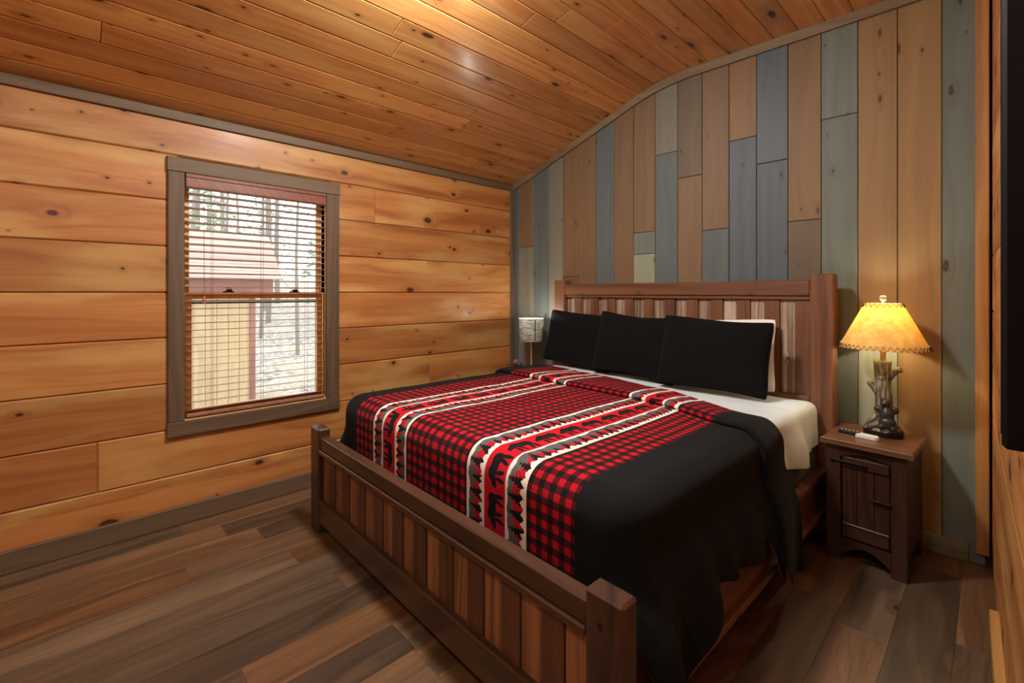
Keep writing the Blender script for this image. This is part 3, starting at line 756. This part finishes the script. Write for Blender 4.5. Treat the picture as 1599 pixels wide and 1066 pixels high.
# ================================================================ nightstands
def nightstand(loc, rz, label):
    t = tag(empty('nightstand', loc, rz), label, 'nightstand')
    W_, Dp, H_ = .325, .38, .615; x0, x1 = -W_/2, W_/2
    # local: front at y=-Dp/2
    yf = -Dp/2; yk = Dp/2
    b = MB()
    b.box(x0, x0+.018, yf+.02, yk, .10, H_-.03, .002); b.box(x1-.018, x1, yf+.02, yk, .10, H_-.03, .002)
    b.box(x0+.018, x1-.018, yk-.012, yk, .10, H_-.03, .002); b.box(x0+.018, x1-.018, yf+.03, yk-.012, .10, .118, .002)
    b.build('body', NIGHT, t)
    # face frame, stiles run down to be the feet
    for a, c in ((x0, x0+.062), (x1-.062, x1)): vboard('stile', a, c, .0, H_-.028, yf, NIGHT, t, .022, .003)
    for a, c in ((x0, x0+.03), (x1-.03, x1)): vboard('leg', a, c, .0, .3, yk-.03, NIGHT, t, .03, .003)
    # arched top rail and arched apron
    def arch(z_flat, z_end, z_mid, up):
        n_ = 14; pts = []
        xa, xb = x0+.062, x1-.062
        curve = [(xa+(xb-xa)*i/n_, z_end+(z_mid-z_end)*math.sin(math.pi*i/n_)) for i in range(n_+1)]
        pts = curve+[(xb, z_flat), (xa, z_flat)] if up else [(xa, z_flat), (xb, z_flat)]+curve[::-1]
        vs = [(x, yf, z) for x, z in pts]+[(x, yf+.02, z) for x, z in pts]; k_ = len(pts)
        fs = [tuple(range(k_)), tuple(reversed(range(k_, 2*k_)))]+[(i, i+k_, (i+1) % k_+k_, (i+1) % k_) for i in range(k_)]
        return MB().add(vs, fs)
    o = arch(H_-.028, H_-.085, H_-.062, True).build('top_rail', NIGHT, t)
    o = arch(.115, .035, .088, True).build('apron', NIGHT, t)
    # door of planks with ledges
    d = MB().box(x0+.065, x1-.065, yf+.024, yf+.034, .120, H_-.066, .002).build('door', NIGHT, t)
    for a, c in ((x0+.066, -.035), (-.034, .035), (.036, x1-.066)): vboard('plank', a, c, .121, H_-.068, yf+.014, NIGHT, d, .012, .003)
    hboard('ledge', x0+.068, x1-.068, yf+.004, yf+.014, H_-.135, H_-.085, NIGHT, d, .003)
    hboard('ledge', x0+.068, x1-.068, yf+.004, yf+.014, .125, .195, NIGHT, d, .003)
    h = MB(); h.box(x0+.035, x0+.155, yf-.004, yf+.004, H_-.118, H_-.106, .002)
    for xx in (x0+.030, x0+.160): h.ball((xx, yf-.002, H_-.112), (.014, .004, .011), 10, 6)
    for xx in (x0+.045, x0+.09, x0+.13): h.ball((xx, yf-.006, H_-.112), .004, 8, 6)
    h.build('strap_hinge', IRON, d)
    h = MB(); h.box(.03, x1-.052, yf-.003, yf+.010, .338, .348, .002)
    for xx in (.03, .065, .1): h.ball((xx, yf, .343), (.008, .006, .009), 8, 6)
    h.build('latch', IRON, d)
    # rough top slab with uneven edge
    rr = random.Random(3); n_ = 10; out = []
    X0, X1, Y0, Y1 = x0-.022, x1+.022, yf-.022, yk+.006
    for i in range(n_): out.append((X0+(X1-X0)*i/n_, Y0+rr.uniform(-.002, .003)))
    for i in range(n_): out.append((X1+rr.uniform(-.004, .003), Y0+(Y1-Y0)*i/n_))
    for i in range(n_): out.append((X1-(X1-X0)*i/n_, Y1))
    for i in range(n_): out.append((X0+rr.uniform(-.003, .003), Y1-(Y1-Y0)*i/n_))
    link('top', prism(out, .028, .006), NIGHTTOP, t, Matrix.Translation((0, 0, H_)))
    return t
nightstand((-.432, 3.015, 0), R(-3), 'dark rustic nightstand with iron strap hinge beside the right lamp')
nightstand((-3.015, 2.955, 0), R(0), 'dark nightstand in the far left corner, hidden behind the bed')
# ================================================================ tree trunk lamp
LX, LY, LZ = -.402, 3.065, .616
tl = tag(empty('table_lamp', (LX, LY, LZ)), 'lit lamp with bear and tree trunk base under a tan laced shade', 'lamp')
RESIN = None
g = G('carved_resin'); x, y, z = g.sep(g.tc('Object')); nn_ = g.noise(g.vec(x*90, y*90, z*14), 1, 4, .6)
g.set(color=g.mix(g.sst(.35, .7, nn_), lin(72, 66, 55), lin(164, 154, 130)), rough=.45); g.bump(nn_, .7, .004); RESIN = g.mat
g = G('bear_resin'); nn_ = g.noise(g.tc('Object'), 120, 3); g.set(color=g.mix(nn_, lin(26, 25, 24), lin(58, 55, 50)), rough=.4); g.bump(nn_, .4, .002); BEARM = g.mat
autosmooth(MB().lathe([(.078, 0), (.084, .006), (.085, .026), (.080, .034), (.05, .036)], 40, ell=(1, .72)).build('base', BLACKPLASTIC, tl))
# trunk
vs = []; fs = []; nk = 36; rings = [(0.030, .072, 0), (.045, .064, 0), (.065, .050, 0), (.09, .042, .002), (.13, .037, .004), (.18, .035, .004), (.23, .034, .002), (.28, .033, 0), (.33, .034, -.001), (.372, .036, -.002), (.388, .037, -.002), (.390, .030, -.002), (.384, .014, -.002)]
for z, r, cx in rings:
    for k in range(nk):
        a = 2*math.pi*k/nk; fl_ = max(0, .1-z)/.1
        rr = r*(1+.05*math.sin(a*9+z*14)+.03*math.sin(a*17-z*25)+.22*fl_*max(0, math.sin(a*4+.7)))
        vs.append((cx+rr*math.cos(a), rr*math.sin(a)*(.86 if z < .1 else 1), z))
for i in range(len(rings)-1):
    for k in range(nk): l = (k+1) % nk; fs.append((i*nk+k, i*nk+l, (i+1)*nk+l, (i+1)*nk+k))
fs.append(tuple(range((len(rings)-1)*nk, len(rings)*nk)))
tr = MB().add(vs, fs).build('trunk', RESIN, tl, smooth=True)
for pts, rr in (([(.01, 0, .29), (.035, -.005, .325), (.055, -.008, .345), (.072, -.01, .352)], [.022, .019, .016, .016]), ([(-.01, 0, .21), (-.032, -.012, .245), (-.05, -.018, .268), (-.056, -.02, .276)], [.022, .018, .015, .014]), ([(.0, -.02, .30), (-.005, -.036, .30)], [.014, .010])):
    MB().tube(pts, rr, 12).build('branch_stub', RESIN, tr, smooth=True)
for pts in ([(-.055, -.035, .034), (-.03, -.055, .062), (0, -.062, .070), (.02, -.060, .052), (.03, -.058, .034)], [(.03, -.05, .034), (.05, -.042, .055), (.066, -.02, .034)], [(-.07, -.01, .034), (-.05, -.02, .07), (-.02, -.03, .11)]):
    MB().tube(pts, [.011]*len(pts), 8).build('root', RESIN, tr, smooth=True)
# little bear hugging the trunk
bm_ = MB()
for c, r in (((.022, -.048, .105), (.026, .024, .038)), ((.024, -.052, .075), (.030, .026, .028)), ((.018, -.046, .155), (.019, .020, .018)), ((.010, -.060, .152), (.010, .012, .008)), ((.004, -.040, .173), (.006, .005, .007)), ((.032, -.040, .172), (.006, .005, .007)),
             ((-.006, -.044, .128), (.018, .012, .012)), ((.045, -.034, .130), (.016, .013, .012)), ((.004, -.060, .058), (.014, .020, .012)), ((.044, -.055, .056), (.014, .020, .012)), ((.048, -.030, .12), (.012, .016, .010))):
    k9 = 1.22; bm_.ball((.022+(c[0]-.022)*k9, -.048+(c[1]+.048)*k9-.004, .05+(c[2]-.05)*k9), tuple(q*k9 for q in r), 12, 8)
be = bm_.build('bear', BEARM, tl, smooth=True); md = be.modifiers.new('rm', 'REMESH'); md.mode = 'VOXEL'; md.voxel_size = .0035; md.use_smooth_shade = True
md = be.modifiers.new('sm', 'SMOOTH'); md.iterations = 4
be['label'] = 'small dark bear climbing the carved trunk'
MB().lathe([(.012, .384), (.012, .44), (.016, .444), (.016, .47), (.010, .474)], 16).build('neck', GOLD, tl, smooth=False)
# shade
z0, z1, r0, r1 = .455, .688, .190, .078
sh = MB(); N_ = 64
sh.lathe([(r0-.0025, z0), (r0, z0), (r1, z1), (r1-.0025, z1)], N_, cap=False)
fs_ = [((3*N_)+k, (3*N_)+(k+1) % N_, (k+1) % N_, k) for k in range(N_)]; sh.f += fs_
shd = autosmooth(sh.build('shade', HIDE, tl), 60)
LACE = plain('dark_lace', lin(58, 30, 18), .8)
def zig(zc_, rc, dz, cnt, slope):
    m = MB(); pts = []
    for k in range(cnt):
        for q, s_ in ((0, 1), (.5, -1)):
            a = 2*math.pi*(k+q)/cnt; zz = zc_+s_*dz; pts.append(((rc-slope*(zz-zc_)+.002)*math.cos(a), (rc-slope*(zz-zc_)+.002)*math.sin(a), zz))
    return m.tube(pts, .0017, 5, True)
sl_ = (r0-r1)/(z1-z0)
zig(z0+.010, r0-.010*sl_, .0115, 44, sl_).build('lacing', LACE, shd); zig(z1-.009, r1+.009*sl_, .010, 20, sl_).build('lacing', LACE, shd)
m = MB()
for k in range(44):
    a = 2*math.pi*k/44; rr = r0-.021*sl_+.002; m.ball((rr*math.cos(a), rr*math.sin(a), z0+.022), .0024, 6, 4)
m.build('eyelets', WHITEPLASTIC, shd)['kind'] = 'stuff'
m = MB()
for k in range(3): a = 2*math.pi*k/3; m.tube([(0, 0, z1-.012), (.077*math.cos(a), .077*math.sin(a), z1-.006)], .0016, 6)
for s in (-1, 1): m.tube([(s*.012, 0, .46), (s*.045, 0, .51), (s*.05, 0, .56), (s*.035, 0, .63), (0, 0, z1-.012)], .0016, 6)
m.build('harp', GOLD, tl)
g = G('crystal'); g.set(color=(.95, .97, .95), rough=.04, trans=.85, ior=1.45); CRYST = g.mat
m = MB().lathe([(.003, z1-.012), (.004, z1+.004), (.008, z1+.007), (.004, z1+.011)], 12); m.ball((0, 0, z1+.026), .0165, 16, 12); m.build('finial', CRYST, tl, smooth=True)
MB().lathe([(.012, .474), (.022, .50), (.030, .53), (.026, .556), (.010, .574)], 20).build('bulb', bulb_mat('bulb_warm', (1, .88, .66), 4), tl, smooth=True)
def lamp_light(name, loc, power, c, r, parent):
    l = bpy.data.lights.new(name, 'POINT'); l.energy = power; l.color = c; l.shadow_soft_size = r
    o = bpy.data.objects.new(name, l); col.objects.link(o); o.parent = parent; o.location = loc; return o
lamp_light('bulb_light', (0, 0, .605), 5.6, (1, .93, .76), .022, tl)
# ================================================================ slim grey lamp, far left
gl = tag(empty('table_lamp', (-2.845, 2.955, .616)), 'slim gold lamp with grey woven drum shade in the far corner', 'lamp')
autosmooth(MB().lathe([(.06, 0), (.062, .004), (.058, .012), (.014, .018), (.0055, .03), (.0055, .42), (.009, .424), (.009, .43)], 28).build('stem', GOLD, gl))
d_ = MB(); N_ = 48; zz0, zz1, ra_, rb_ = .315, .515, .098, .112
d_.lathe([(ra_-.002, zz0), (ra_, zz0), (rb_, zz1), (rb_-.002, zz1)], N_, cap=False); d_.f += [((3*N_)+k, (3*N_)+(k+1) % N_, (k+1) % N_, k) for k in range(N_)]
gsh = autosmooth(d_.build('shade', GREYSHADE, gl), 60)
m = MB(); a0 = R(-28); m.tube([((ra_+.003)*math.cos(a0), (ra_+.003)*math.sin(a0), zz0+.012), ((rb_+.002)*math.cos(a0), (rb_+.002)*math.sin(a0), zz1-.006)], .004, 8); m.build('seam', BLACKPLASTIC, gsh)
m = MB()
for k in range(3): a = 2*math.pi*k/3; m.tube([(0, 0, .42), (ra_*math.cos(a), ra_*math.sin(a), .425)], .0015, 5)
m.build('spider', GOLD, gl)
MB().lathe([(.010, .43), (.022, .45), (.026, .47), (.02, .49), (.006, .50)], 18).build('bulb', bulb_mat('bulb_white', (1, .95, .85), 15), gl, smooth=True)
lamp_light('bulb_light', (0, 0, .515), 4.5, (1, .93, .80), .02, gl)
# small ornament on that nightstand
g = G('ornament_glaze'); x, y, z = g.sep(g.tc('Object')); g.set(color=g.mix(g.sst(-.005, .012, x), lin(104, 58, 46), lin(52, 56, 64)), rough=.3); ORN = g.mat
orn = empty('ornament', (-2.925, 2.86, .616)); tag(orn, 'small dark rounded ornament with reddish brown side near the slim lamp', 'ornament')
MB().lathe([(.03, 0), (.034, .006), (.014, .02), (.012, .06), (.02, .075)], 20).build('foot', IRON, orn, smooth=True)
m = MB(); m.ball((-.022, 0, .118), (.036, .034, .036), 18, 12); m.ball((.026, 0, .112), (.030, .026, .028), 18, 12); m.build('head', ORN, orn, smooth=True)
# ================================================================ remote control
rc = tag(empty('remote_control', (-.487, 2.945, .6165), R(-9)), 'slim black and white remote control lying on the nightstand', 'remote control')
def pill(L_, W_, z0, z1, x0):
    out = []
    for a0, cx in ((-90, L_/2-W_/2), (90, -L_/2+W_/2)):
        for k in range(9): a = R(a0+180*k/8); out.append((x0+cx+W_/2*math.cos(a), W_/2*math.sin(a)))
    return link('shell', prism(out, z1-z0, .004), None, None, Matrix.Translation((0, 0, z1)))
o = pill(.175, .040, 0, .019, 0); o.parent = rc; o.name = 'body'; o.data.materials.append(WHITEPLASTIC)
o2 = pill(.100, .0412, .0015, .0205, -.0385); o2.parent = rc; o2.name = 'face_plate'; o2.data.materials.append(BLACKPLASTIC)
BTN = plain('grey_button', lin(150, 150, 150), .5)
for k in range(5): MB().lathe([(.006, .0205), (.006, .0235), (.004, .0242)], 12, (-.072+.017*k, 0)).build('button', BTN, rc, smooth=False)
# ================================================================ television on the right wall
TVY = .70
tvo = Vector((.0051, TVY, 1.197)); tv = tag(empty('television', tvo, R(-.42)), 'black flat television edge on at the right border', 'television')
TL, TH, TT = .97, .57, .022
MB().box(.0, TT, 0, TL, .0, TH, .004).build('body', plain('tv_casing', (.0022, .002, .002), .6, spec=.15), tv)
g = G('tv_screen'); g.set(color=(.004, .004, .005), rough=.12); SCR = g.mat
MB().box(-.0008, .001, .010, TL-.010, .014, TH-.010, .0003).build('screen', SCR, tv)
MB().box(TT, TT+.012, .35, .62, .15, .42, .003).build('wall_mount', IRON, tv)
# ================================================================ ceiling lamp over the bed and added fill lamp (out of frame)
for i, ((lx, ly), pw) in enumerate(CEIL_LIGHTS):
    zt_ = zc(lx)
    c = tag(empty('ceiling_lamp', (lx, ly, zt_-.002)), ('round flush ceiling lamp over the bed' if i == 0 else 'unseen fill lamp added behind the camera, shaped as a flush ceiling lamp'), 'lamp')
    autosmooth(MB().lathe([(.17, -.001), (.17, -.02), (.165, -.025), (.15, -.026)], 40).build('rim', IRON, c))
    area = 4*math.pi*.12**2*.7
    bulb = MB().lathe([(.15, -.026), (.146, -.05), (.125, -.075), (.09, -.092), (.05, -.10), (.012, -.102)], 40, cap=True).build('diffuser', bulb_mat('lamp_diffuser_%d' % i, LIGHT_COL, pw/(math.pi*.10)), c, smooth=True)
# ================================================================ outside the window
g = G('leaf_litter'); n1 = g.noise(g.tc('Object'), 9, 6, .75); n2 = g.noise(g.tc('Object'), 1.1, 3)
cc = g.ramp(n1, [(.35, lin(104, 94, 86)), (.5, lin(166, 152, 142)), (.62, lin(208, 198, 188))]); cc = g.mix(g.sst(.5, .65, n2)*.6, cc, lin(190, 172, 150))
g.set(color=cc, rough=1); g.bump(n1, .8, .05); LEAF = g.mat
def gz(x, y): return -.55+max(0, -x-4.5)*.085+max(0, y-3)*.02+.05*mnoise.noise(Vector((x*.5, y*.5, 0)))
vs = []; fs = []; nx_, ny_ = 40, 44
for i in range(nx_+1):
    for j in range(ny_+1): x = -3.6-36*(i/nx_)**1.4; y = -16+46*j/ny_; vs.append((x, y, gz(x, y)))
for i in range(nx_):
    for j in range(ny_): a = i*(ny_+1)+j; fs.append((a, a+ny_+1, a+ny_+2, a+1))
struct(link('ground', mesh('ground', vs, fs, True), LEAF), 'leaf covered slope outside the window', 'ground')
SIDING = wood('shed_siding', lin(204, 176, 138), lin(192, 162, 120), prob=0., rough=.7, coat=0, var=.1, ring=14)
ROOFM = wood('shed_roof', lin(204, 170, 158), lin(176, 140, 130), prob=0., rough=.8, coat=0, var=.14, ring=12)
FASC = wood('shed_fascia', lin(156, 108, 96), lin(136, 90, 80), prob=0., rough=.7, coat=0, ring=14)
sd = tag(empty('shed', (-7.6, .2, -.35)), 'small tan shed with pinkish roof seen through the blind', 'shed')
gx, gy, gzz = sd.location
ey, ex = 1.83, -7.05
k_ = 0; yy_ = -2.0
while yy_ < ey-.01:
    y1 = min(yy_+.13, ey)
    link('wall_board', prism(rect(2.1, y1-yy_-.004), .02, .003), SIDING, sd, Matrix.Translation((-gx, -gy, -gzz)) @ axes((ex, (yy_+y1)/2, .5), (0, 0, 1), (0, -1, 0), (1, 0, 0))); yy_ = y1
MB().box(ex-1.2-gx, ex-.02-gx, -2.0-gy, ey-.002-gy, -.25, 1.9, .002).build('body', SIDING, sd)
link('corner_board', prism(rect(2.1, .07), .03, .003), FASC, sd, Matrix.Translation((-gx, -gy, -gzz)) @ axes((ex+.02, ey-.03, .5), (0, 0, 1), (0, -1, 0), (1, 0, 0)))
link('fascia', prism(rect(4.1, .24), .04, .004), FASC, sd, Matrix.Translation((-gx, -gy, -gzz)) @ axes((ex+.12, -.02, 1.46), (0, 1, 0), (0, 0, 1), (1, 0, 0)))
sn, cs_ = math.sin(R(46)), math.cos(R(46))
for k in range(7):
    d_ = .13*k
    link('roof_course', prism(rect(4.2, .145), .02, .003), ROOFM, sd, Matrix.Translation((-gx, -gy, -gzz)) @ axes((ex+.18-cs_*(d_+.06), .03, 1.56+sn*(d_+.06)), (0, 1, 0), (-cs_, 0, sn), (sn, 0, cs_)))
BARK = plain('haze_tinted_bark', lin(138, 130, 120), .95); EVER = plain('haze_tinted_foliage', lin(156, 172, 146), .95)  # bark and foliage colours paled to imitate bright haze outdoors
def tree(x, y, h_, r_, ever, seed):
    q = random.Random(seed); z = gz(x, y)-.1; m = MB(); lean = q.uniform(-.03, .03)
    t = empty('tree', (x, y, z))
    P = [(lean*h_*k/6+q.uniform(-.05, .05), q.uniform(-.05, .05), h_*k/6) for k in range(7)]
    m.tube(P, [r_*(1-.12*k) for k in range(7)], 7)
    for k in range(16):
        zz = h_*q.uniform(.18, .95); a = q.uniform(0, 6.28); L_ = q.uniform(.4, 1.1)*(1.1-zz/h_); b = Vector((lean*zz, 0, zz)); e_ = b+Vector((math.cos(a)*L_, math.sin(a)*L_, L_*.5))
        m.tube([b, (b+e_)/2+Vector((0, 0, -.05)), e_], [r_*.3, r_*.2, .008], 4)
        for s_ in (.45, .75):
            p = b.lerp(e_, s_); a2 = a+q.uniform(-1, 1); m.tube([p, p+Vector((math.cos(a2), math.sin(a2), .5))*L_*.4], [r_*.14, .005], 3)
    m.build('trunk', BARK, t)
    if ever:
        f = MB(); vs = []; fs = []
        for k in range(900):
            zz = h_*q.uniform(.10, 1); a = q.uniform(0, 6.28); rr = (1.05-zz/h_)*q.uniform(.3, 1)*h_*.12
            c = Vector((math.cos(a)*rr, math.sin(a)*rr, zz-rr*.15)); d1 = Vector((q.uniform(-1, 1), q.uniform(-1, 1), q.uniform(-.5, .5))).normalized()*.16; d2 = Vector((q.uniform(-1, 1), q.uniform(-1, 1), q.uniform(-1, 1))).normalized()*.06
            b = len(vs); vs += [c-d1, c+d2, c+d1, c-d2]; fs.append((b, b+1, b+2, b+3))
        o = f.add(vs, fs).build('foliage', EVER, t); o['kind'] = 'stuff'
    return t
tr_ = random.Random(11)
spots = [(-10.6, 3.6, 7, .045, 0), (-12.2, 4.9, 9, .06, 0), (-13.0, 3.5, 8, .05, 0), (-14.0, 6.0, 10, .08, 1), (-15.5, 4.4, 11, .08, 0), (-17, 8.0, 10, .09, 1), (-18.5, 5.2, 12, .10, 0), (-20, 9.6, 11, .1, 1), (-12.6, 2.0, 8, .05, 0), (-15.2, 1.7, 9, .07, 1), (-18.3, 3.0, 11, .1, 1), (-21, 6.3, 12, .11, 0), (-24, 10.0, 12, .1, 1), (-11.4, 5.6, 9, .045, 0), (-24, 4.4, 13, .12, 1), (-11.0, 2.5, 6, .04, 0), (-26, 7.4, 13, .12, 1), (-20.5, 4.2, 12, .1, 0), (-14.6, 3.1, 10, .05, 0), (-13, 6.9, 10, .06, 0)]
for i, (x, y, h_, r_, ev) in enumerate(spots):
    t = tree(x, y, h_, r_, ev, i+50)
    tag(t, 'haze-tinted evergreen tree in the woods outside the window' if ev else 'thin bare grey tree in the woods outside the window', 'tree', 'evergreens outside' if ev else 'bare trees outside')
